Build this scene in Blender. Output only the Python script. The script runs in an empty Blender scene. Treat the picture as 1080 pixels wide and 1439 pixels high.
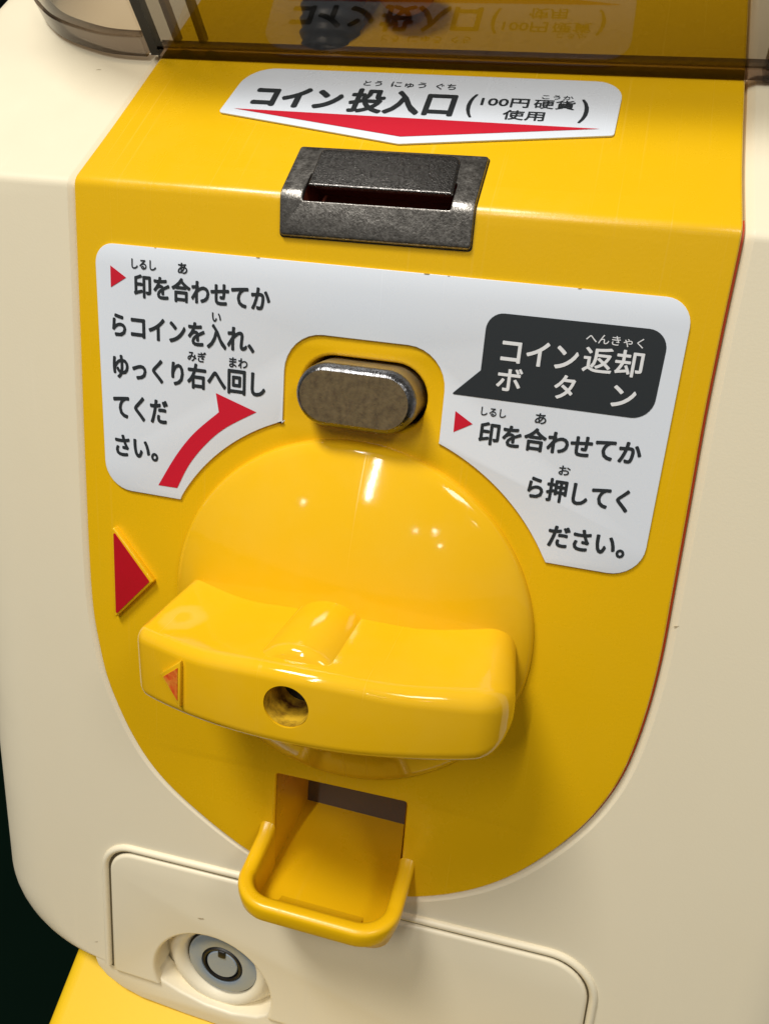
import bpy, bmesh, math, random
from mathutils import Vector, Matrix
random.seed(3)
R = math.radians
SC = 0.065                      # one modelling unit = half the width of the yellow panel = 65 mm
scene = bpy.context.scene
COL = scene.collection

# ------------------------------------------------------------------ camera, world, lamps
cam_d = bpy.data.cameras.new('camera')
cam = bpy.data.objects.new('camera', cam_d); COL.objects.link(cam)
cam.location = Vector((0.66421902, -2.35104247, -0.06470353)) * SC
cam.rotation_euler = (1.22126339, -0.0784021026, 0.263310866)
cam_d.sensor_fit = 'HORIZONTAL'; cam_d.sensor_width = 36.0
cam_d.lens = 36.0 * 1104.1 / 1080.0
cam_d.clip_start = 0.005; cam_d.clip_end = 50
scene.camera = cam
scene.view_settings.view_transform = 'Standard'
scene.view_settings.look = 'None'
scene.view_settings.exposure = 0.0
scene.view_settings.gamma = 1.0
w = bpy.data.worlds.new('World'); scene.world = w; w.use_nodes = True
w.node_tree.nodes['Background'].inputs[0].default_value = (1.0, 0.96, 0.90, 1)
w.node_tree.nodes['Background'].inputs[1].default_value = 0.15


def lamp(name, loc, target, power, size, size_y=None, color=(1, 1, 1)):
    d = bpy.data.lights.new(name, 'AREA'); d.energy = power; d.color = color
    d.shape = 'RECTANGLE' if size_y else 'DISK'
    d.size = size * SC
    if size_y: d.size_y = size_y * SC
    o = bpy.data.objects.new(name, d); COL.objects.link(o)
    o.location = Vector(loc) * SC
    v = (Vector(target) - Vector(loc)).normalized()
    o.rotation_euler = v.to_track_quat('-Z', 'Y').to_euler()
    return o


WARM = (1.0, 0.965, 0.91)
lamp('tube_light', (-2.6, -18.0, 13.0), (0, 0, -1), 6.5, .5, 9, WARM)
lamp('ceiling_and_fill_light', (-7.0, -11.0, 20.0), (0, 0, -1), 21, 7, 4.5, WARM)
lamp('ceiling_and_fill_light', (11.0, -12.0, 13.0), (0, 0, -1.5), 3.2, 5, 3, WARM)  # fill lamp added to brighten the right side of the shell
for p, e in (((-14.0, -21.0, 7.5), .35), ((13.0, -17.5, 7.5), .5), ((7.0, -19.0, 5.5), .3), ((4.5, -20.0, 5.6), .2), ((8.2, -20.0, 4.0), .2)):
    lamp('downlight', p, (0, 0, -1), e * .35, .22, None, WARM)

# ------------------------------------------------------------------ geometry helpers
C40, S40 = math.cos(R(40)), math.sin(R(40))
T25 = math.tan(R(25))
WPOS = {}


CR = .022


def M(x, s, n):
    if abs(s) < CR and -.2 < n < .1:
        t = (s + CR) / (2 * CR)
        return M0(x, -CR, n) * (1 - t) ** 2 + M0(x, 0, n) * 2 * t * (1 - t) + M0(x, CR, n) * t * t
    return M0(x, s, n)


def M0(x, s, n):
    """surface coordinates (across, along, outward) -> place on the bent front of the machine"""
    if s <= 0:
        k = max(0.0, 1 - abs(s) / 0.6)
        return Vector((x, -n, s + n * T25 * k))
    k = max(0.0, 1 - s / 0.6)
    t = s - n * T25 * k
    return Vector((x, t * C40 - n * S40, t * S40 + n * C40))


def me_link(name, me, mat, parent=None, smooth=40, scale=True, label=None):
    if scale: me.transform(Matrix.Scale(SC, 4))
    me.name = name
    mn = [min(v.co[i] for v in me.vertices) for i in range(3)]
    mx = [max(v.co[i] for v in me.vertices) for i in range(3)]
    c = Vector([(a + b) / 2 for a, b in zip(mn, mx)])
    me.transform(Matrix.Translation(-c))
    o = bpy.data.objects.new(name, me); COL.objects.link(o)
    me.materials.clear(); me.materials.append(mat)
    if smooth is not None:
        me.shade_smooth(); me.set_sharp_from_angle(angle=R(smooth))
    WPOS[o.name] = c
    if parent is not None:
        o.parent = parent; o.location = c - WPOS[parent.name]
    else:
        o.location = c
    if label: o['label'] = label
    return o


def bm_link(name, bm, mat, parent=None, smooth=40, label=None, normals=True):
    if normals: bmesh.ops.recalc_face_normals(bm, faces=bm.faces)
    me = bpy.data.meshes.new(name); bm.to_mesh(me); bm.free()
    return me_link(name, me, mat, parent, smooth, label=label)


def root(name, loc, label, cat):
    o = bpy.data.objects.new(name, None); COL.objects.link(o)
    o.empty_display_size = 0.02
    o.location = Vector(loc) * SC; WPOS[o.name] = o.location.copy()
    o['label'] = label; o['category'] = cat
    return o


def rpoly(pts, seg=8):
    """polygon with rounded corners: pts = (x, y, radius)"""
    out = []; n = len(pts)
    for i, p in enumerate(pts):
        P = Vector(p[:2]); r = p[2] if len(p) > 2 else 0
        if r <= 1e-6: out.append((P.x, P.y)); continue
        A = Vector(pts[i - 1][:2]) - P; B = Vector(pts[(i + 1) % n][:2]) - P
        la, lb = A.length, B.length; A.normalize(); B.normalize()
        ang = A.angle(B); d = min(r / math.tan(ang / 2), la * .49, lb * .49)
        rr = d * math.tan(ang / 2)
        bis = (A + B).normalized(); cc = P + bis * (rr / math.sin(ang / 2))
        a0 = P + A * d - cc; a1 = P + B * d - cc
        t0 = math.atan2(a0.y, a0.x); dt = math.atan2(a1.y, a1.x) - t0
        while dt > math.pi: dt -= 2 * math.pi
        while dt < -math.pi: dt += 2 * math.pi
        for k in range(seg + 1):
            t = t0 + dt * k / seg
            out.append((cc.x + rr * math.cos(t), cc.y + rr * math.sin(t)))
    return out


def circ(cx, cy, r, a0=0, a1=360, n=48):
    full = abs(a1 - a0) >= 360
    m = n if full else n + 1
    return [(cx + r * math.cos(R(a0 + (a1 - a0) * k / n)), cy + r * math.sin(R(a0 + (a1 - a0) * k / n))) for k in range(m)]


def stadium(cx, cy, hw, hh, n=16):
    return circ(cx + hw - hh, cy, hh, -90, 90, n) + circ(cx - hw + hh, cy, hh, 90, 270, n)


def smooth_open(pts, sub=6):
    out = []
    for i in range(len(pts) - 1):
        p0 = Vector(pts[max(i - 1, 0)]); p1 = Vector(pts[i]); p2 = Vector(pts[i + 1]); p3 = Vector(pts[min(i + 2, len(pts) - 1)])
        for k in range(sub):
            t = k / sub
            q = .5 * ((2 * p1) + (-p0 + p2) * t + (2 * p0 - 5 * p1 + 4 * p2 - p3) * t * t + (-p0 + 3 * p1 - 3 * p2 + p3) * t ** 3)
            out.append((q.x, q.y))
    out.append(tuple(pts[-1]))
    return out


def offset_loop(pts, d):
    """move a closed counter-clockwise loop outwards by d"""
    n = len(pts); out = []
    for i in range(n):
        a = Vector(pts[i - 1]); b = Vector(pts[i]); c = Vector(pts[(i + 1) % n])
        e = (b - a); f = (c - b)
        if e.length < 1e-9: e = f
        if f.length < 1e-9: f = e
        e.normalize(); f.normalize()
        n1 = Vector((e.y, -e.x)); n2 = Vector((f.y, -f.x)); m = (n1 + n2)
        m = m.normalized() if m.length > 1e-6 else n1
        out.append(tuple(b + m * (d / max(.4, m.dot(n1)))))
    return out


def area(pts):
    return .5 * sum(pts[i - 1][0] * pts[i][1] - pts[i][0] * pts[i - 1][1] for i in range(len(pts)))


def fill2d(loops, thick=0.0, bevel=0.0, seg=2):
    """flat filled shape with holes; X,Y = outline, Z from 0 up to thick"""
    cu = bpy.data.curves.new('outline', 'CURVE'); cu.dimensions = '2D'; cu.fill_mode = 'BOTH' if thick > 0 else 'FRONT'
    if thick > 0:
        cu.extrude = max(thick / 2 - bevel, 0); cu.bevel_depth = bevel; cu.bevel_resolution = seg; cu.offset = -bevel
    for lp in loops:
        sp = cu.splines.new('POLY'); sp.points.add(len(lp) - 1)
        for p, q in zip(sp.points, lp): p.co = (q[0], q[1], 0, 1)
        sp.use_cyclic_u = True
    o = bpy.data.objects.new('outline', cu); COL.objects.link(o)
    dg = bpy.context.evaluated_depsgraph_get()
    me = bpy.data.meshes.new_from_object(o.evaluated_get(dg))
    bpy.data.objects.remove(o); bpy.data.curves.remove(cu)
    bm = bmesh.new(); bm.from_mesh(me); bpy.data.meshes.remove(me)
    bmesh.ops.translate(bm, verts=bm.verts, vec=(0, 0, thick / 2))
    return bm


def wrap(bm, base=0.0, cuts=True):
    """flat shape -> onto the bent front"""
    if cuts:
        zs = [v.co.y for v in bm.verts]
        if min(zs) < 0 < max(zs):
            for s in (0.0, .6, -.6, CR, -CR, CR * .6, -CR * .6, CR * .3, -CR * .3):
                g = list(bm.verts) + list(bm.edges) + list(bm.faces)
                bmesh.ops.bisect_plane(bm, geom=g, plane_co=(0, s, 0), plane_no=(0, 1, 0), dist=1e-6)
    for v in bm.verts:
        v.co = M(v.co.x, v.co.y, base + v.co.z)
    return bm


def plate(name, loops, mat, parent, base, thick, bevel=0.0, seg=2, smooth=40, label=None, weld=True):
    bm = fill2d(loops, thick, bevel, seg)
    if weld: bmesh.ops.remove_doubles(bm, verts=bm.verts, dist=1e-5)
    wrap(bm, base)
    return bm_link(name, bm, mat, parent, smooth, label)


def box_bm(x0, x1, y0, y1, z0, z1, bev=0.0, seg=3, bm=None):
    own = bmesh.new()
    bmesh.ops.create_cube(own, size=1)
    for v in own.verts:
        v.co = Vector((x0 + (v.co.x + .5) * (x1 - x0), y0 + (v.co.y + .5) * (y1 - y0), z0 + (v.co.z + .5) * (z1 - z0)))
    if bev > 0: bmesh.ops.bevel(own, geom=list(own.edges), offset=bev, segments=seg, profile=.5, affect='EDGES')
    return own


def loft(bm, loops3, closed=True, cap0=False, cap1=False):
    rows = [[bm.verts.new(p) for p in lp] for lp in loops3]
    n = len(rows[0])
    for a, b in zip(rows, rows[1:]):
        for i in range(n if closed else n - 1):
            j = (i + 1) % n
            bm.faces.new((a[i], a[j], b[j], b[i]))
    if cap0: bm.faces.new(rows[0])
    if cap1: bm.faces.new(rows[-1])
    return rows


def lathe(cx, cz, prof, n=64):
    """revolve (radius, outward) about the line x=cx, z=cz pointing at the viewer"""
    bm = bmesh.new(); rows = []
    for r, o in prof:
        if r < 1e-6: rows.append([bm.verts.new((cx, -o, cz))]); continue
        rows.append([bm.verts.new((cx + r * math.cos(2 * math.pi * k / n), -o, cz + r * math.sin(2 * math.pi * k / n))) for k in range(n)])
    for a, b in zip(rows, rows[1:]):
        for i in range(n):
            j = (i + 1) % n
            if len(a) == 1: bm.faces.new((a[0], b[i], b[j]))
            elif len(b) == 1: bm.faces.new((a[i], a[j], b[0]))
            else: bm.faces.new((a[i], a[j], b[j], b[i]))
    return bm


# ------------------------------------------------------------------ materials
def mat(name, color, rough=.4, metal=0.0, spec=.5, bump=0.0, bscale=900.0, rvar=0.0, rscale=60.0, cvar=0.0, cscale=40.0, color2=None, coat=0.0, scr=0.0):
    m = bpy.data.materials.new(name); m.use_nodes = True
    nt = m.node_tree; b = nt.nodes['Principled BSDF']; L = nt.links.new
    b.inputs['Base Color'].default_value = (*color, 1); b.inputs['Roughness'].default_value = rough
    b.inputs['Metallic'].default_value = metal; b.inputs['Specular IOR Level'].default_value = spec
    if coat:
        b.inputs['Coat Weight'].default_value = coat; b.inputs['Coat Roughness'].default_value = .08
    tc = nt.nodes.new('ShaderNodeTexCoord')
    def noise(sc, det=4, rg=.55):
        n = nt.nodes.new('ShaderNodeTexNoise'); n.inputs['Scale'].default_value = sc; n.inputs['Detail'].default_value = det
        n.inputs['Roughness'].default_value = rg
        L(tc.outputs['Object'], n.inputs['Vector']); return n
    if bump:
        n = noise(bscale, 3); bp = nt.nodes.new('ShaderNodeBump'); bp.inputs['Strength'].default_value = bump
        bp.inputs['Distance'].default_value = 0.0004
        L(n.outputs['Fac'], bp.inputs['Height']); L(bp.outputs['Normal'], b.inputs['Normal'])
    scratch = None
    if scr:
        acc = None
        for rot, sx in ((.5, 1400), (1.9, 1100), (2.7, 1700)):
            mp = nt.nodes.new('ShaderNodeMapping'); mp.inputs['Rotation'].default_value = (rot * .7, rot, rot * .4)
            mp.inputs['Scale'].default_value = (sx, 14, 14); L(tc.outputs['Object'], mp.inputs['Vector'])
            q = nt.nodes.new('ShaderNodeTexNoise'); q.inputs['Scale'].default_value = 1.0; q.inputs['Detail'].default_value = 1.0; L(mp.outputs['Vector'], q.inputs['Vector'])
            r_ = nt.nodes.new('ShaderNodeMapRange'); r_.inputs['From Min'].default_value = .72; r_.inputs['From Max'].default_value = .80; r_.inputs['To Max'].default_value = scr
            L(q.outputs['Fac'], r_.inputs['Value'])
            if acc is None: acc = r_.outputs['Result']
            else:
                mm = nt.nodes.new('ShaderNodeMath'); mm.operation = 'MAXIMUM'; L(acc, mm.inputs[0]); L(r_.outputs['Result'], mm.inputs[1]); acc = mm.outputs[0]
        scratch = acc
    if rvar:
        n = noise(rscale, 6, .65); mr = nt.nodes.new('ShaderNodeMapRange')
        mr.inputs['From Min'].default_value = .3; mr.inputs['From Max'].default_value = .7
        mr.inputs['To Min'].default_value = max(.02, rough - rvar); mr.inputs['To Max'].default_value = rough + rvar
        L(n.outputs['Fac'], mr.inputs['Value'])
        if scratch is None: L(mr.outputs['Result'], b.inputs['Roughness'])
        else:
            ad = nt.nodes.new('ShaderNodeMath'); ad.operation = 'ADD'; L(mr.outputs['Result'], ad.inputs[0]); L(scratch, ad.inputs[1]); L(ad.outputs[0], b.inputs['Roughness'])
    if cvar:
        n = noise(cscale, 7, .65); mx = nt.nodes.new('ShaderNodeMix'); mx.data_type = 'RGBA'
        mr = nt.nodes.new('ShaderNodeMapRange'); mr.inputs['From Min'].default_value = .42; mr.inputs['From Max'].default_value = .68
        mr.inputs['To Max'].default_value = cvar
        L(n.outputs['Fac'], mr.inputs['Value']); L(mr.outputs['Result'], mx.inputs['Factor'])
        mx.inputs['A'].default_value = (*color, 1)
        mx.inputs['B'].default_value = (*(color2 or tuple(c * .6 for c in color)), 1)
        L(mx.outputs['Result'], b.inputs['Base Color'])
    return m


YEL = (.83, .488, .005)
M_yel = mat('yellow_plastic', scr=.25, color=YEL, rough=.27, bump=.05, bscale=1500, rvar=.06, rscale=90, cvar=.10, cscale=60, color2=(.78, .47, .02))
M_knob = mat('yellow_knob_plastic', scr=.25, color=(.85, .485, .008), rough=.08, bump=.02, bscale=900, rvar=.03, rscale=80, cvar=.2, cscale=50, color2=(.84, .52, .06))
M_tray = mat('yellow_tray_plastic', scr=.25, color=(.82, .475, .004), rough=.30, bump=.05, bscale=1200, rvar=.06)
M_beige = mat('cream_plastic', scr=.25, color=(.84, .755, .555), rough=.40, bump=.06, bscale=1800, rvar=.06, rscale=70, cvar=.10, cscale=30, color2=(.79, .69, .48))
M_white = mat('white_label_film', scr=.25, color=(.78, .83, .90), rough=.28, rvar=.06, rscale=60, cvar=.08, cscale=30, color2=(.72, .76, .82))
M_ink = mat('dark_grey_ink', (.028, .033, .037), .35)
M_inkw = mat('white_ink', (.78, .79, .80), .35)
M_red = mat('red_ink', (.62, .015, .035), .32)
M_redp = mat('red_marker_paint', (.50, .008, .018), .35, cvar=.3, cscale=120, color2=(.40, .01, .01))
M_orange = mat('worn_orange_paint', (.70, .075, .012), .5, bump=.3, bscale=900, cvar=1.0, cscale=420, color2=(.75, .30, .03))
M_slot = mat('worn_dark_metal', (.32, .305, .28), .33, metal=.92, bump=.16, bscale=2600, rvar=.10, rscale=500, cvar=.85, cscale=1500, color2=(.12, .11, .10))
M_lid = mat('speckled_dark_metal', (.24, .23, .22), .28, metal=.95, bump=.32, bscale=3600, rvar=.12, rscale=1500, cvar=.9, cscale=1500, color2=(.10, .097, .09))
M_btn = mat('worn_brown_metal', (.36, .27, .145), .32, metal=.65, bump=.10, bscale=1600, rvar=.10, rscale=500, cvar=.7, cscale=700, color2=(.16, .115, .08))
M_chrome = mat('chrome_rim', (.15, .15, .155), .30, metal=1.0, bump=.4, bscale=1200, rvar=.12, rscale=300)
M_sleeve = mat('brass_toned_metal', (.40, .33, .18), .38, metal=.7, bump=.25, bscale=900, rvar=.12, rscale=200)
M_steel = mat('brushed_steel', (.30, .36, .42), .20, metal=.15, spec=.9, rvar=.08, rscale=400)
M_black = mat('black_gap', (.008, .007, .006), .5)
M_cavity = mat('brown_cavity', (.16, .028, .010), .6)
M_flap = mat('grey_flap_plastic', (.09, .07, .06), .5)
M_post = mat('dark_grey_ribbed_plastic', (.035, .04, .045), .35)
M_capy = mat('yellow_capsule_plastic', (.80, .45, .02), .25)
M_in = mat('dark_interior_plastic', (.10, .055, .012), .5)


def glass(name, tint, ior=1.5, rough=.03):
    m = bpy.data.materials.new(name); m.use_nodes = True
    nt = m.node_tree; nt.nodes.clear(); L = nt.links.new
    out = nt.nodes.new('ShaderNodeOutputMaterial'); mx = nt.nodes.new('ShaderNodeMixShader')
    t = nt.nodes.new('ShaderNodeBsdfTransparent'); g = nt.nodes.new('ShaderNodeBsdfGlossy'); f = nt.nodes.new('ShaderNodeMath')
    lw = nt.nodes.new('ShaderNodeLayerWeight'); lw.inputs['Blend'].default_value = .5; ge = nt.nodes.new('ShaderNodeNewGeometry')
    pw = nt.nodes.new('ShaderNodeMath'); pw.operation = 'POWER'; pw.inputs[1].default_value = 4.0
    ma = nt.nodes.new('ShaderNodeMath'); ma.operation = 'MULTIPLY_ADD'; f0 = ((ior - 1) / (ior + 1)) ** 2; ma.inputs[1].default_value = 1 - f0; ma.inputs[2].default_value = f0
    iv = nt.nodes.new('ShaderNodeMath'); iv.operation = 'SUBTRACT'; iv.inputs[0].default_value = 1.0; f.operation = 'MULTIPLY'
    L(lw.outputs['Facing'], pw.inputs[0]); L(pw.outputs[0], ma.inputs[0]); L(ge.outputs['Backfacing'], iv.inputs[1]); L(ma.outputs[0], f.inputs[0]); L(iv.outputs[0], f.inputs[1])
    t.inputs['Color'].default_value = (*tint, 1); g.inputs['Roughness'].default_value = rough
    L(f.outputs[0], mx.inputs[0]); L(t.outputs[0], mx.inputs[1]); L(g.outputs[0], mx.inputs[2]); L(mx.outputs[0], out.inputs[0])
    return m


M_smoke = glass('smoky_clear_plastic', (.47, .44, .40), 1.5, .03)
M_side = glass('smoky_side_plastic', (.71, .655, .59), 1.45, .04)
M_siderim = glass('smoky_side_rim', (.43, .385, .35), 1.45, .08)
M_rim = glass('thick_smoky_plastic', (.40, .335, .29), 1.5, .08)


def plain(name, c, rough=.9): return mat(name, c, rough, spec=.05, cvar=.3, cscale=3)


# ------------------------------------------------------------------ setting
bm = bmesh.new(); bmesh.ops.create_grid(bm, x_segments=1, y_segments=1, size=60)
bmesh.ops.translate(bm, verts=bm.verts, vec=(0, 0, -9.0))
fl = bm_link('floor', bm, plain('dark_green_floor', (.002, .009, .005)), None, None); fl['kind'] = 'structure'
bm = box_bm(-40, 40, 16, 16.4, -9, 30)
wl = bm_link('wall', bm, plain('dark_wall', (.003, .005, .004)), None, None); wl['kind'] = 'structure'

# yellow unit underneath
st = root('machine_stand', (0, 1, -9), 'bright yellow sloped stand under the cream capsule machine', 'machine stand')
bm = bmesh.new()
prof = [(.26, -3.40), (-1.0, -3.40 - 1.26 * .8391), (-1.0, -9), (2.6, -9), (2.6, -3.40)]
rows = loft(bm, [[Vector((x, y, z)) for y, z in prof] for x in (-1.315, 1.315)], True, True, True)
bmesh.ops.recalc_face_normals(bm, faces=bm.faces)
bmesh.ops.bevel(bm, geom=[e for e in bm.edges if all(v.co.z > -8.9 for v in e.verts)], offset=.09, segments=5, profile=.5, affect='EDGES')
bm_link('stand_body', bm, mat('yellow_stand_plastic', (.86, .54, .006), .5, bump=.05, bscale=1500), st, 40)

# ------------------------------------------------------------------ the capsule machine
mc = root('capsule_machine', (0, 1, -3.39), 'cream and yellow coin capsule machine front with turn knob and smoky cover', 'capsule machine')

# outline of the yellow panel (flat, across / along)
right = [(.985, 2.2), (.987, .80), (.991, .3), (1.0, 0), (1.002, -.25), (1.006, -.5), (1.018, -.8), (1.028, -1.07), (1.035, -1.3), (1.027, -1.52), (.998, -1.74), (.934, -1.93), (.83, -2.112), (.689, -2.286), (.53, -2.412), (.346, -2.502), (.17, -2.543), (0, -2.55)]
left = [(-.985, 2.2), (-.987, .80), (-.991, .3), (-1.0, 0), (-1.004, -.25), (-1.008, -.5), (-1.014, -.8), (-1.018, -1.08), (-1.02, -1.3), (-1.016, -1.52), (-.995, -1.69), (-.957, -1.86), (-.862, -2.075), (-.742, -2.236), (-.56, -2.378), (-.35, -2.497), (-.17, -2.542), (0, -2.55)]
PR = smooth_open(right, 5); PL = smooth_open(left, 5)
def crease_pts(P):
    out = []
    for a, b in zip(P, P[1:]):
        out.append(a)
        for s_ in sorted([0.0, CR, -CR, CR * .6, -CR * .6, CR * .3, -CR * .3], reverse=True):
            if a[1] - 1e-6 > s_ > b[1] + 1e-6:
                q_ = (a[1] - s_) / (a[1] - b[1]); out.append((a[0] + (b[0] - a[0]) * q_, s_))
    return out + [P[-1]]
PR, PL = crease_pts(PR), crease_pts(PL)
PAN = PL + PR[::-1][1:]                      # left top -> down -> bottom -> right up : counter-clockwise
assert area(PAN) > 0
BTN = (0.0, -.563)
chute = rpoly([(-.24, -2.50, .0), (.285, -2.50, .0), (.279, -2.066, .012), (-.24, -2.082, .012)], 4)
zc = lambda P, x: next(a[1] + (b[1] - a[1]) * (x - a[0]) / (b[0] - a[0]) for a, b in zip(P, P[1:]) if (a[0] - x) * (b[0] - x) <= 0 and a[1] < -2.2 and a[0] != b[0])
PANF = [p for p in PL if not (p[0] > -.24 and p[1] < -2.2)] + [(-.24, zc(PL, -.24))] + chute[2:][::-1] + [(.285, zc(PR, .285))] + [p for p in PR[::-1] if not (p[0] < .285 and p[1] < -2.2)]
# body ------------------------------------------------
NB = -.015
OUT = offset_loop(PAN, .034)
WB, RB, CB = 1.73, .40, .30
zb = -3.385


def halfw(s):
    if s < zb + CB:
        q = (zb + CB - s); return WB - CB + math.sqrt(max(0, CB * CB - q * q))
    return WB + .22 * min(1, max(0, s + .25) / .5)


srow = [2.3, 1.8, 1.2, .8, .6, .4, .2, .08, CR, CR * .6, CR * .3, 0, -CR * .3, -CR * .6, -CR, -.08, -.2, -.3, -.4, -.6, -1.2, -2.0, -2.7] + [zb + CB - CB * math.sin(R(90) * k / 10) for k in range(11)]
notch = circ(-.51, -3.31, .285, 180 + 16, -16, 40)      # clockwise over the top, left to right
notch = [p for p in notch if p[1] > zb]
def rb(s): return RB - .24 * min(1, max(0, s + .25) / .5)
def hw(s, sg): return halfw(s) + (.24 if sg > 0 else .015)
xe = lambda s, sg: hw(s, sg) - rb(s) - .02
edgeL = [(-xe(s, -1), s) for s in srow]; edgeR = [(xe(s, 1), s) for s in srow][::-1]
bodyloop = edgeL + [(notch[0][0], zb)] + notch + [(notch[-1][0], zb)] + edgeR
bm = fill2d([bodyloop, OUT])
bmesh.ops.remove_doubles(bm, verts=bm.verts, dist=1e-5)
for s in srow[:-11]:
    bmesh.ops.bisect_plane(bm, geom=list(bm.verts) + list(bm.edges) + list(bm.faces), plane_co=(0, s, 0), plane_no=(0, 1, 0), dist=1e-6)
for v in bm.verts: v.co = M(v.co.x, v.co.y, NB)
for sg in (-1, 1):
    cols = []
    rows = []
    for s in srow:
        q = rb(s)
        prof = [(.02 + q, 0), (q, 0)] + [(q - q * math.sin(R(90) * k / 14), -(q - q * math.cos(R(90) * k / 14))) for k in range(1, 15)] + [(0, -1.2), (0, -2.4)]
        rows.append([M(sg * (hw(s, sg) - a), s, NB + d) for a, d in prof])
    loft(bm, rows, closed=False)
# chamfer and inner wall of the panel opening, recess wall of the lock
o1 = OUT; o2 = offset_loop(PAN, .024); o3 = offset_loop(PAN, .012); o4 = offset_loop(PAN, .008)
loft(bm, [[M(x, s, NB + d) for x, s in lp] for lp, d in ((o1, 0), (o2, -.004), (o3, -.012), (o4, -.026), (o4, -.2))], closed=True)
loft(bm, [[M(x, s, NB + d) for x, s in notch] for d in (0, -.2)], closed=False)
body = bm_link('body', bm, M_beige, mc, 35)

# lower lip of the body, notched for the lock
lipo = [(-1.125, -3.37), (-1.105, -3.44), (-1.06, -3.49), (-.98, -3.535), (-.88, -3.562), (-.65, -3.575), (.7, -3.60), (1.0, -3.55), (1.15, -3.37), (-.225, -3.37), (-.235, -3.40), (-.30, -3.445), (-.42, -3.475), (-.55, -3.472), (-.68, -3.44), (-.77, -3.405), (-.80, -3.37)]
plate('bottom_lip', [lipo], M_beige, body, -.135, .115, .012)

# panel ----------------------------------------------
hole = stadium(BTN[0], BTN[1], .207, .108)
SLOT = [(-.222, -.018), (.222, -.014), (.222, .09), (-.222, .09)]
bm = fill2d([PANF, hole, SLOT], .16, .010, 2)
bmesh.ops.remove_doubles(bm, verts=bm.verts, dist=1e-5)
wrap(bm, -.16)
panel = bm_link('front_panel', bm, M_yel, mc, 30)
# added strip along the panel gap; its red paints in bounced light
gl1 = offset_loop(PAN, .0078)
keep = [k for k, p in enumerate(PAN) if p[0] > .3 and p[1] < .1]
fi = offset_loop(PAN, -.02)
bm = bmesh.new(); loft(bm, [[M(lp[k][0], lp[k][1], -.022) for k in keep] for lp in (fi, gl1)], False)
bm_link('gap_bounce_strip', bm, mat('painted_red_bounce', (.52, .055, .008), .5), panel)
# well behind the button
bm = bmesh.new(); big = stadium(BTN[0], BTN[1], .215, .116)
loft(bm, [[Vector((x, y, z)) for x, z in big] for y in (.05, .4)], True, False, True)
bm_link('button_well', bm, M_black, panel)

# red alignment triangle on the panel
tri = rpoly([(-.900, -1.158, .006), (-.906, -1.541, .006), (-.738, -1.353, .006)], 3)
tmk = plate('alignment_arrow', [tri], M_yel, panel, -.004, .026, .006)
bm = fill2d([rpoly([(-.893, -1.180, .004), (-.897, -1.518, .004), (-.752, -1.354, .004)], 3)], .003)
wrap(bm, .0215, False)
bm_link('red_fill', bm, M_redp, panel)

# ------------------------------------------------------------------ lettering
def text_mesh(body_txt, off):
    cu = bpy.data.curves.new('t', 'FONT'); cu.body = body_txt; cu.size = 1; cu.offset = off; cu.resolution_u = 3
    cu.fill_mode = 'FRONT'
    o = bpy.data.objects.new('t', cu); COL.objects.link(o)
    dg = bpy.context.evaluated_depsgraph_get()
    me = bpy.data.meshes.new_from_object(o.evaluated_get(dg))
    bpy.data.objects.remove(o); bpy.data.curves.remove(cu)
    return me


def lettering(txt, x0, x1, z0, z1, m, parent, n, off=.016):
    """one printed line, fitted to its place; strokes are thickened by laying shifted copies a hair apart"""
    me = text_mesh(txt, 0)
    if not me.vertices: return None
    xs = [v.co.x for v in me.vertices]; ys = [v.co.y for v in me.vertices]
    a, b, c, d = min(xs), max(xs), min(ys), max(ys)
    gx = (x1 - x0) / (b - a); gz = (z1 - z0) / (d - c); e = off * .55 * (gx + gz)
    e *= 1.45
    bm = bmesh.new()
    sh = [(0, 0)] + ([(e * math.cos(R(q)), e * math.sin(R(q))) for q in range(0, 360, 45)] if off > 0 else [])
    for k, (ox, oz) in enumerate(sh):
        vs = [bm.verts.new(M(x0 + e + (v.co.x - a) / (b - a) * (x1 - x0 - 2 * e) + ox, z0 + e + (v.co.y - c) / (d - c) * (z1 - z0 - 2 * e) + oz, n + k * .00006)) for v in me.vertices]
        for p in me.polygons: bm.faces.new([vs[q] for q in p.vertices])
    bpy.data.meshes.remove(me)
    return bm_link('lettering', bm, m, parent, None)


def flat(name, pts, m, parent, n):
    bm = fill2d([pts]); wrap(bm, n)
    return bm_link(name, bm, m, parent, None)


NL = .0075         # face of the label film
INK = NL + .0012
# header label on the slope
hdr_o = rpoly([(-.637, .372, .014), (.002, .262, .03), (.631, .360, .012), (.636, .628, .085), (-.612, .630, .11)], 8)
hdr = plate('header_label', [hdr_o], M_white, mc, .0005, .007, .0015)
flat('pointer_triangle', [(-.590, .394), (0, .296), (.588, .386)], M_red, hdr, INK)
for t, a, b, c, d, o in [('コイン', -.545, -.235, .414, .524, .03), ('投入口', -.213, .136, .405, .535, .022), ('(', .171, .197, .410, .530, .01), (')', .518, .545, .409, .527, .01),
                         ('100円', .212, .362, .471, .517, .012), ('硬貨', .376, .502, .471, .518, .008), ('使用', .290, .418, .408, .457, .010),
                         ('とう', -.190, -.128, .551, .579, .006), ('にゅう', -.096, .020, .549, .580, .006), ('ぐち', .053, .118, .547, .579, .006), ('こうか', .396, .491, .521, .542, .004)]:
    lettering(t, a, b, c, d, M_ink, hdr, INK, o)

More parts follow.
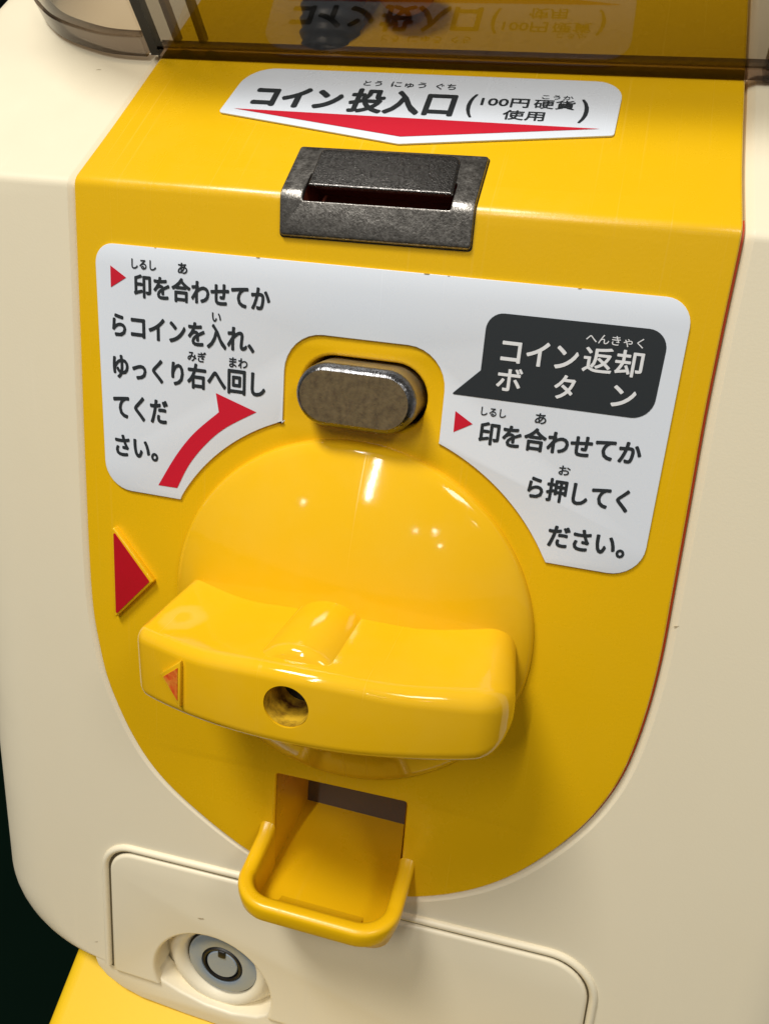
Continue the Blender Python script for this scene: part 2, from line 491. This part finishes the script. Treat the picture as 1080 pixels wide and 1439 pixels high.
# instruction label round the button
RL = .7195; KC = -1.358
arcR = circ(0, KC, RL, 28.2, 68.9, 24); arcL = circ(0, KC, RL, 111.2, 151.8, 24)
body_o = rpoly([(-.636, -1.019, .004), (-.924, -1.019, .10), (-.928, -.188, .065), (.917, -.188, .075), (.925, -1.019, .10), (.632, -1.019, .004)], 8)
cut = rpoly([(.2585, -.69, .0), (.2585, -.398, .125), (-.2625, -.398, .125), (-.2625, -.69, .0)], 8)
ins_o = body_o + arcR[1:] + cut + arcL[:-1]
ins = plate('instruction_label', [ins_o], M_white, mc, .0005, .007, .0015)
bub = rpoly([(.361, -.446, .0), (.361, -.277, .05), (.869, -.277, .055), (.866, -.529, .06), (.281, -.527, .003)], 8)
flat('speech_bubble', bub, M_ink, ins, INK)
TXT = [('印を合わせてか', -.790, -.315, -.348, -.272, .020), ('しるし', -.796, -.708, -.259, -.228, .016), ('あ', -.632, -.598, -.260, -.226, .016),
       ('らコインを入れ、', -.875, -.364, -.482, -.402, .020), ('い', -.513, -.481, -.396, -.367, .016),
       ('ゆっくり右へ回し', -.878, -.323, -.620, -.535, .020), ('みぎ', -.600, -.533, -.530, -.496, .016), ('まわ', -.452, -.387, -.533, -.500, .016),
       ('てくだ', -.882, -.674, -.759, -.672, .020), ('さい。', -.881, -.714, -.895, -.815, .020),
       ('印を合わせてか', .378, .858, -.668, -.595, .020), ('しるし', .377, .453, -.579, -.553, .012), ('あ', .539, .573, -.582, -.550, .012),
       ('ら押してく', .547, .849, -.817, -.741, .020), ('お', .631, .666, -.728, -.698, .012), ('ださい。', .630, .865, -.963, -.889, .020)]
for t, a, b, c, d, o in TXT:
    lettering(t, a, b, c, d, M_ink, ins, INK, o)
for t, a, b, c, d, o in [('コイン', .414, .636, -.416, -.345, .014), ('返却', .649, .815, -.415, -.341, .010), ('へんきゃく', .648, .806, -.333, -.306, .004),
                         ('ボ', .411, .486, -.498, -.429, .012), ('タ', .580, .640, -.501, -.430, .012), ('ン', .745, .812, -.503, -.441, .014)]:
    lettering(t, a, b, c, d, M_inkw, ins, INK + .0008, o)
for tr in ([(-.873, -.256), (-.874, -.324), (-.817, -.289)], [(.299, -.577), (.300, -.643), (.356, -.610)]):
    flat('marker_triangle', tr, M_red, ins, INK)
up = smooth_open([(-.716, -.979), (-.647, -.862), (-.578, -.772), (-.487, -.687)], 6)
lo = smooth_open([(-.353, -.669), (-.462, -.737), (-.534, -.804), (-.596, -.885), (-.643, -.978)], 6)
flat('turn_arrow', up + [(-.498, -.624)] + lo, M_red, ins, INK)

# ------------------------------------------------------------------ coin slot
slot = plate('coin_slot', [rpoly([(-.291, -.118, .012), (.291, -.113, .012), (.289, .222, .01), (-.296, .216, .01)], 3), rpoly([(-.222, -.018, .006), (.222, -.014, .006), (.222, .09, .0), (-.222, .09, .0)], 3)], M_slot, mc, -.03, .044, .005)
plate('slot_gap', [rpoly([(-.294, -.121, .012), (.294, -.116, .012), (.292, .225, .01), (-.299, .219, .01)], 3), SLOT], M_black, slot, -.01, .0115)
# well under the slot and the speckled flap above it
bm = bmesh.new()
sl = [(-.221, -.016), (0, -.0145), (.221, -.013), (.221, 0), (.221, .03), (.221, .089), (-.221, .089), (-.221, .03), (-.221, 0)]
loft(bm, [[M(x, s, n_) for x, s in sl] for n_ in (.004, -.04, -.09)], True, False, True)
bm_link('slot_well', bm, M_cavity, slot, 40)
lid_o = rpoly([(-.212, .030, .008), (.220, .034, .008), (.210, .205, .03), (-.220, .199, .02)], 5)
plate('slot_flap', [lid_o], M_lid, slot, .003, .022, .007, 3)

# ------------------------------------------------------------------ return button
bm = bmesh.new()
lps = []
for hw, y in ((.190, .2), (.190, -.075), (.187, -.090), (.178, -.104), (.171, -.108)):
    d = .190 - hw
    lps.append([Vector((x, y, z)) for x, z in stadium(.001, -.564, hw, .098 - d, 20)])
loft(bm, lps[:2]); btn = bm_link('return_button', bm, M_sleeve, mc, 40)
bm = bmesh.new(); loft(bm, lps[1:]); bm_link('button_rim', bm, M_chrome, btn, 60)
bm = bmesh.new(); loft(bm, [[Vector((x, y, z)) for x, z in stadium(.001, -.564, .171, .079, 20)] for y in (-.108, -.1085)], True, False, True)
bm_link('button_face', bm, M_btn, btn, 40)

# ------------------------------------------------------------------ turn knob
RD = .642
prof = [(0, .205)]
for k in range(1, 25):
    q = k / 24 * .975
    prof.append((RD * q, .03 + .175 * (1 - q ** 2.15)))
prof += [(RD * .988, .030), (RD * .997, .022), (RD, .010), (RD, -.02)]
knob = bm_link('turn_knob', lathe(0, KC, prof, 128), M_knob, mc, 60)

# the grip: seen from above it bows outwards, ends pulled back
def frontY(x): return -.572 + .165 * (x / .583) ** 2
XL, XR = -.590, .632
NX = 48
HZ = .116
def hz(x): return HZ - .020 * min(1, abs(x / .57)) ** 2
def er(x): return .042 + .016 * min(1, max(0, (x - .2) / .36))
def ztop(x, y): return .113 - (.058 if x < 0 else .074) * (x / .583) ** 2 * min(1, max(0, -y) / .4) - .010 * math.exp(-((abs(x) - .30) / .13) ** 2)
def zbot(x, y): return -.146 - .042 * (x / .583) ** 2 * min(1, max(0, -y) / .4)
REL, RER = .055, .105
st_ = [(XL + REL - REL * math.cos(R(a)), REL - REL * math.sin(R(a))) for a in range(0, 90, 9)]
st_ += [(XL + REL + (XR - RER - XL - REL) * k / NX, 0) for k in range(NX + 1)]
st_ += [(XR - RER + RER * math.sin(R(a)), RER - RER * math.cos(R(a))) for a in range(9, 91, 9)]
lps = []
for x, ins_ in st_:
    yf = frontY(x) + ins_; r = er(x); lp = []
    yb = -.02; q_ = ins_ * (.9 if x > 0 else .8)
    r = min(r, (ztop(x, yf) - zbot(x, yf) - 2 * q_) * .46)
    for k in range(9):
        y = yb + (yf + r - yb) * k / 8; lp.append((y, zbot(x, y) + q_))
    zb_, zt_ = zbot(x, yf + r) + q_, ztop(x, yf + r) - q_
    for a in range(10, 91, 10): lp.append((yf + r - r * math.sin(R(a)), zb_ + r - r * math.cos(R(a))))
    for a in range(0, 81, 10): lp.append((yf + r - r * math.cos(R(a)), zt_ - r + r * math.sin(R(a))))
    for k in range(8, -1, -1):
        y = yb + (yf + r - yb) * k / 8; lp.append((y, ztop(x, y) - q_))
    lps.append([Vector((x * (.925 + .075 * min(1, max(0, -y) / .4)), y, z)) for y, z in lp])
bm = bmesh.new()
loft(bm, lps, True, True, True)
tilt = Matrix.Rotation(R(-2.0), 4, 'Y')
for v in bm.verts: v.co = tilt @ v.co + Vector((.0, 0, KC + .004))
me = bpy.data.meshes.new('grip'); bmesh.ops.recalc_face_normals(bm, faces=bm.faces); bm.to_mesh(me); bm.free()
go = bpy.data.objects.new('grip_raw', me); COL.objects.link(go)
cb = lathe(0, KC, [(0, .75), (.068, .75), (.068, .40), (0, .40)], 40)
bmesh.ops.recalc_face_normals(cb, faces=cb.faces)
cm = bpy.data.meshes.new('cut'); cb.to_mesh(cm); cb.free()
co = bpy.data.objects.new('cut', cm); COL.objects.link(co)
md = go.modifiers.new('b', 'BOOLEAN'); md.object = co; md.operation = 'DIFFERENCE'; md.solver = 'EXACT'
dg = bpy.context.evaluated_depsgraph_get()
gm = bpy.data.meshes.new_from_object(go.evaluated_get(dg))
bpy.data.objects.remove(go); bpy.data.objects.remove(co)
M_grip = M_knob.copy(); M_grip.name = 'yellow_grip_plastic'
grip = me_link('grip', gm, M_grip, knob, 50)
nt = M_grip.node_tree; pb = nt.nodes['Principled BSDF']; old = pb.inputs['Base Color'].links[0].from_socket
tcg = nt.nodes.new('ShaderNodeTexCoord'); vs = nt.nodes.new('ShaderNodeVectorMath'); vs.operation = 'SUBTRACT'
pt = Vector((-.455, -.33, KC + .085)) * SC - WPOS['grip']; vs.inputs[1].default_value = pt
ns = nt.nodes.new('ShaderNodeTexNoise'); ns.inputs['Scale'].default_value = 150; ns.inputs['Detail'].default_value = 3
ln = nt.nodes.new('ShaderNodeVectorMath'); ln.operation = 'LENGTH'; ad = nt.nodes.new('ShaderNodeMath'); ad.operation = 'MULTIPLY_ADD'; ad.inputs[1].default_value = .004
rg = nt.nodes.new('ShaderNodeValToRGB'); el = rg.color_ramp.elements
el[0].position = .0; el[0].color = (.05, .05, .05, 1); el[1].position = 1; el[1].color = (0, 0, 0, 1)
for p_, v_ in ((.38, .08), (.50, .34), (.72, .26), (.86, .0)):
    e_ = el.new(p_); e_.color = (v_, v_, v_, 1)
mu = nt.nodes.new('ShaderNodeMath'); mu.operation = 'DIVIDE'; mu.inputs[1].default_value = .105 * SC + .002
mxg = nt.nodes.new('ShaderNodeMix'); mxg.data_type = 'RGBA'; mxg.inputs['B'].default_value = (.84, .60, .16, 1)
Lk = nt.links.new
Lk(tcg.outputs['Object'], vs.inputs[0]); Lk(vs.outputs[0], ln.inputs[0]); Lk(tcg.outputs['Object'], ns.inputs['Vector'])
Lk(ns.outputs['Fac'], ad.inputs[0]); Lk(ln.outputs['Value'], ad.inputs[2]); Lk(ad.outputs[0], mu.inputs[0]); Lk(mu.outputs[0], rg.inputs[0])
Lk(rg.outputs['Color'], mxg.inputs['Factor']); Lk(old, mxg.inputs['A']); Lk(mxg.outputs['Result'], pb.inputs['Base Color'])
# rib over the screw boss
prof = [(.153, .0), (.153, .478), (.150, .492), (.142, .505), (.128, .514), (.10, .518), (.075, .519)]
bm = lathe(0, KC + .004, prof, 64)
bmesh.ops.delete(bm, geom=[v for v in bm.verts if v.co.z < KC + .06], context='VERTS')
bm_link('grip_rib', bm, M_knob, knob, 50)
bm = lathe(0, KC, [(.0675, .402), (.0675, .428), (.03, .430), (.028, .418), (0, .418)], 32)
bm_link('screw', bm, M_black, knob, 40)
bm = lathe(0, KC, [(.0668, .565), (.0665, .402)], 40)
M_grime = mat('grimy_hole_wall', (.74, .46, .03), .35, cvar=1.0, cscale=260, color2=(.07, .015, .006))
bm_link('hole_sleeve', bm, M_grime, knob, 40)
# arrow moulded on the grip
def gy(x): return frontY(x)
tri = [(-.352, -1.318), (-.356, -1.482), (-.440, -1.400)]
for nm, pts, dy, m, th in (('grip_arrow', tri, -.014, M_knob, .03), ('arrow_paint', [(-.362, -1.343), (-.365, -1.457), (-.424, -1.401)], -.016, M_orange, .004)):
    bm = bmesh.new()
    loft(bm, [[Vector((x, frontY(x) + dy + th * k, z)) for x, z in pts] for k in (0, 1)], True, True, True)
    if nm == 'grip_arrow':
        bmesh.ops.bevel(bm, geom=list(bm.edges), offset=.003, segments=2, profile=.5, affect='EDGES')
    bm_link(nm, bm, m, knob, 40)

# ------------------------------------------------------------------ coin return tray
path = [(-.268, .002)] + [(-.268, -.03)] + rpoly([(-.268, -.05, 0), (-.268, -.300, .25), (.304, -.292, .25), (.307, -.05, 0)], 14)[1:-1] + [(.307, -.03), (.307, .002)]
def rimz(y): return -2.320 - .065 * min(1, max(0, -y) / .13) ** .55 - .010 * max(0, -y - .13) / .2
bm = bmesh.new(); rows = []
n = len(path)
for i, p in enumerate(path):
    a = Vector(path[max(0, i - 1)]); b = Vector(path[min(n - 1, i + 1)]); t = (b - a).normalized(); o = Vector((t.y, -t.x))  # outward side
    zt = rimz(p[1]); w2 = .029
    fl_ = max(0, -o.y); q1 = .03 + .075 * fl_
    q1 = .010 + .105 * fl_ ** 1.5
    sec = [(-q1 - .01, -2.575), (-q1 * .55, -2.55), (w2 - .010, zt - .075), (w2 - .001, zt - .040)] + [(w2 - .022 + .022 * math.cos(R(k)), zt - .022 + .022 * math.sin(R(k))) for k in range(0, 91, 15)] + [(-w2 + .020, zt), (-w2 + .008, zt - .004), (-w2, zt - .014), (-w2 - .004, zt - .03), (-w2 - q1 * .62, -2.49), (-w2 - q1 * .85, -2.515), (-w2 - q1 * 1.1, -2.529), (-w2 - q1 - .035, -2.534)]
    c = Vector(p)
    rows.append([Vector((c.x + o.x * d, c.y + o.y * d, z)) for d, z in sec])
loft(bm, rows, closed=False)
tray = bm_link('coin_tray', bm, M_tray, mc, 50)
inner = [tuple(r[-2][:2]) for r in rows]
bm = bmesh.new()
fp = [(-.25, .42), (-.25, .0)] + inner[1:-1] + [(.29, .0), (.29, .42)]
f = bm.faces.new([bm.verts.new((x, y, -2.5315 + .02 * max(0, y))) for x, y in fp]); 
bm_link('tray_floor', bm, M_tray, tray, None)
bm = bmesh.new()
q = lambda *pp: bm.faces.new([bm.verts.new(p) for p in pp])
q((-.238, .012, -2.56), (-.238, .42, -2.56), (-.238, .42, -2.0), (-.238, .012, -2.0))
q((.276, .012, -2.56), (.276, .42, -2.56), (.276, .42, -2.0), (.276, .012, -2.0))
q((-.26, .012, -2.086), (.30, .012, -2.069), (.30, .42, -2.069), (-.26, .42, -2.086))
bm_link('tray_chute', bm, M_tray, tray, None)
bm = box_bm(-.26, .30, .40, .43, -2.56, -2.0)
bm_link('back_flap', bm, M_flap, tray, None)

# ------------------------------------------------------------------ service door, bead and lock
rec = circ(-.51, -3.31, .282, -20.8, 201, 40)
door_o = [(-1.008, -3.41)] + [(p[0], p[1]) for p in rec[::-1]] + [(1.075, -3.41)] + rpoly([(1.075, -3.40, 0), (1.045, -2.612, .17), (-.998, -2.700, .12), (-1.008, -3.40, 0)], 10)[1:-1]
plate('service_door', [door_o[::-1]], M_beige, mc, -.05, .052, .016, 3)
bead = rpoly([(1.095, -3.46, 0), (1.068, -2.586, .19), (-1.026, -2.676, .14), (-1.036, -3.388, 0)], 12)
bm = bmesh.new(); rows = []
for i, p in enumerate(bead):
    a = Vector(bead[max(0, i - 1)]); b = Vector(bead[min(len(bead) - 1, i + 1)]); t = (b - a).normalized(); o = Vector((t.y, -t.x))
    rows.append([M(p[0] + o.x * .017 * math.cos(R(k)), p[1] + o.y * .017 * math.cos(R(k)), NB - .003 + .020 * math.sin(R(k))) for k in range(-20, 201, 20)])
loft(bm, rows, closed=False)
bm_link('door_bead', bm, M_beige, body, 60)
gap = rpoly([(1.0785, -3.46, 0), (1.0505, -2.602, .175), (-1.009, -2.692, .125), (-1.019, -3.40, 0)], 12)
bm = bmesh.new(); rows = []
for i, p in enumerate(gap):
    a = Vector(gap[max(0, i - 1)]); b = Vector(gap[min(len(gap) - 1, i + 1)]); t = (b - a).normalized(); o = Vector((t.y, -t.x))
    rows.append([M(p[0] + o.x * d, p[1] + o.y * d, NB + .0015) for d in (-.012, .004)])
loft(bm, rows, closed=False)
bm_link('door_gap', bm, mat('dark_seam', (.10, .075, .035), .7), body, None)  # flat dark brown strip laid along the door gap

LX, LZ = -.485, -3.236
bm = lathe(LX - .02, LZ - .02, [(.15, -.12), (.168, -.085), (.185, -.062), (.205, -.052), (.225, -.058), (.25, -.085), (.285, -.125), (.36, -.150), (.42, -.155)], 64)
lock = bm_link('lock', bm, M_beige, mc, 60)
bm = lathe(LX, LZ, [(.168, -.14), (.168, -.066), (.163, -.060), (.105, -.052), (.100, -.054), (.098, -.075)], 64)
bm_link('lock_ring', bm, M_steel, lock, 35)
bm = lathe(LX, LZ, [(.176, -.10), (.176, -.072), (.166, -.068)], 64); bm_link('lock_gasket', bm, M_black, lock, 35)
bm = lathe(LX, LZ, [(.100, -.075), (.096, -.056), (.090, -.050), (.082, -.052), (.080, -.07), (0, -.07)], 64)
bm_link('lock_groove', bm, M_black, lock, 50)
bm = lathe(LX, LZ, [(.074, -.09), (.074, -.058), (.070, -.054), (0, -.054)], 64)
bm_link('lock_core', bm, M_steel, lock, 35)
bm = box_bm(LX - .018, LX + .018, .046, .09, LZ + .045, LZ + .085, .006)
bm_link('key_notch', bm, M_black, lock, 40)

# ------------------------------------------------------------------ smoky cover (stands on the slope)
cover_plan = smooth_open([(-1.72, 2.2), (-1.71, 1.5), (-1.68, 1.12), (-1.615, .965), (-1.52, .86), (-1.40, .775), (-1.20, .700), (-1.03, .684)], 6)
def MS(x, t, n): return Vector((x, t * C40 - n * S40, t * S40 + n * C40))
def wallstrip(path, h0, h1, thick, lean=.087):
    bm = bmesh.new(); rows = []
    n = len(path)
    for i, p in enumerate(path):
        a = Vector(path[max(0, i - 1)]); b = Vector(path[min(n - 1, i + 1)]); t = (b - a).normalized(); o = Vector((t.y, -t.x))
        sec = []
        for d, h in ((0, h0), (0, h1), (-thick, h1), (-thick, h0)):
            k = d + lean * h
            sec.append(MS(p[0] + o.x * k, p[1] + o.y * k, h))
        rows.append(sec)
    loft(bm, rows, True, True, True)
    return bm
left_p = [(x, t) for x, t in cover_plan]
front_p = [(-.985, .684), (-.5, .682), (0, .681), (.5, .681), (1.07, .684)]
right_p = [(-x, t) for x, t in cover_plan][::-1]
for p in (left_p, front_p, right_p): pass
cov = bm_link('clear_cover', wallstrip(front_p, .034, .95, .03), M_smoke, mc, 30)
bm_link('cover_rim', wallstrip([(x, t - .012) for x, t in front_p], .003, .034, .06, 0), M_rim, cov, 30)
for p in (left_p, right_p):
    bm_link('cover_side', wallstrip(p, .070, .95, .03), M_side, cov, 30)
    bm_link('cover_side_rim', wallstrip([(q[0] * 1.004, q[1] - .006) for q in p], .003, .070, .05), M_siderim, cov, 30)
# dark seam strip between the front and the side of the cover and the thick corner bracket
bm_link('cover_seam', wallstrip([(-1.022, .688), (-.988, .688)], .004, .95, .04), M_black, cov, 30)
for x_ in (-.93, -.83):
    bm_link('corner_bracket', wallstrip([(x_, .716), (x_ + .022, .716)], .036, .94, .03), M_rim, cov, 30)
# ribbed dark post
rows = []; bm = bmesh.new()
pc = MS(-.40, .90, 0)
for k in range(60):
    h = -.12 + k * .014; r = .112 + .006 * math.sin(k * 2.1)
    rows.append([pc + Vector((r * math.cos(2 * math.pi * j / 24), r * math.sin(2 * math.pi * j / 24), h)) for j in range(24)])
loft(bm, rows, True, False, True)
bm_link('ribbed_post', bm, M_post, cov, 60)

# yellow capsule lying in the bin
def capsule(cx, t, h, r, m, label):
    c = M(cx, t, h)
    o = root('toy_capsule', c - Vector((0, 0, r)), label, 'capsule')
    for nm, a0, a1, rr in (('lower_shell', -90, 2, r), ('upper_shell', 0, 90, r * .985)):
        bm = bmesh.new(); rows = []
        for k in range(13):
            a = R(a0 + (a1 - a0) * k / 12); 
            rows.append([c + Vector((rr * max(.001, math.cos(a)) * math.cos(2 * math.pi * j / 32), rr * max(.001, math.cos(a)) * math.sin(2 * math.pi * j / 32), rr * math.sin(a))) for j in range(32)])
        loft(bm, rows, True, a0 < 0, a0 == 0)
        bm_link(nm, bm, m, o, 60)
    return o


capsule(-.14, 1.0, .13, .12, M_capy, 'yellow toy capsule behind the smoky cover above the coin label')

# small marks of use on the cream shell
M_scuff = mat('scuff', (.45, .36, .22), .7)
for x_, s_, r_, a_ in ((-1.10, -3.285, .006, .5), (1.062, -1.165, .0045, .3), (-1.21, .615, .005, .2), (1.10, .55, .008, 1.5), (-.56, -2.93, .009, .15)):
    pts = [(x_ + r_ * random.uniform(.5, 1.3) * (1.8 * math.cos(t) * math.cos(a_) - .5 * math.sin(t) * math.sin(a_)), s_ + r_ * random.uniform(.5, 1.3) * (1.8 * math.cos(t) * math.sin(a_) + .5 * math.sin(t) * math.cos(a_))) for t in [k * .6283 for k in range(10)]]
    bm = fill2d([pts]); wrap(bm, (.0035 if s_ == -2.93 else NB + .0008), False)
    bm_link('scuff_mark', bm, M_scuff, body, None)

M_chip = mat('label_edge_dirt', (.42, .30, .10), .7)
for x_, r_ in ((-.71, .0022), (-.36, .004), (.17, .005), (.236, .002), (.61, .003)):
    pts = [(x_ + r_ * random.uniform(.6, 1.5) * 1.6 * math.cos(t), -.1895 + r_ * random.uniform(.5, 1.0) * .6 * math.sin(t)) for t in [k * .6283 for k in range(10)]]
    bm = fill2d([pts]); wrap(bm, NL + .0006, False)
    bm_link('edge_dirt', bm, M_chip, ins, None)
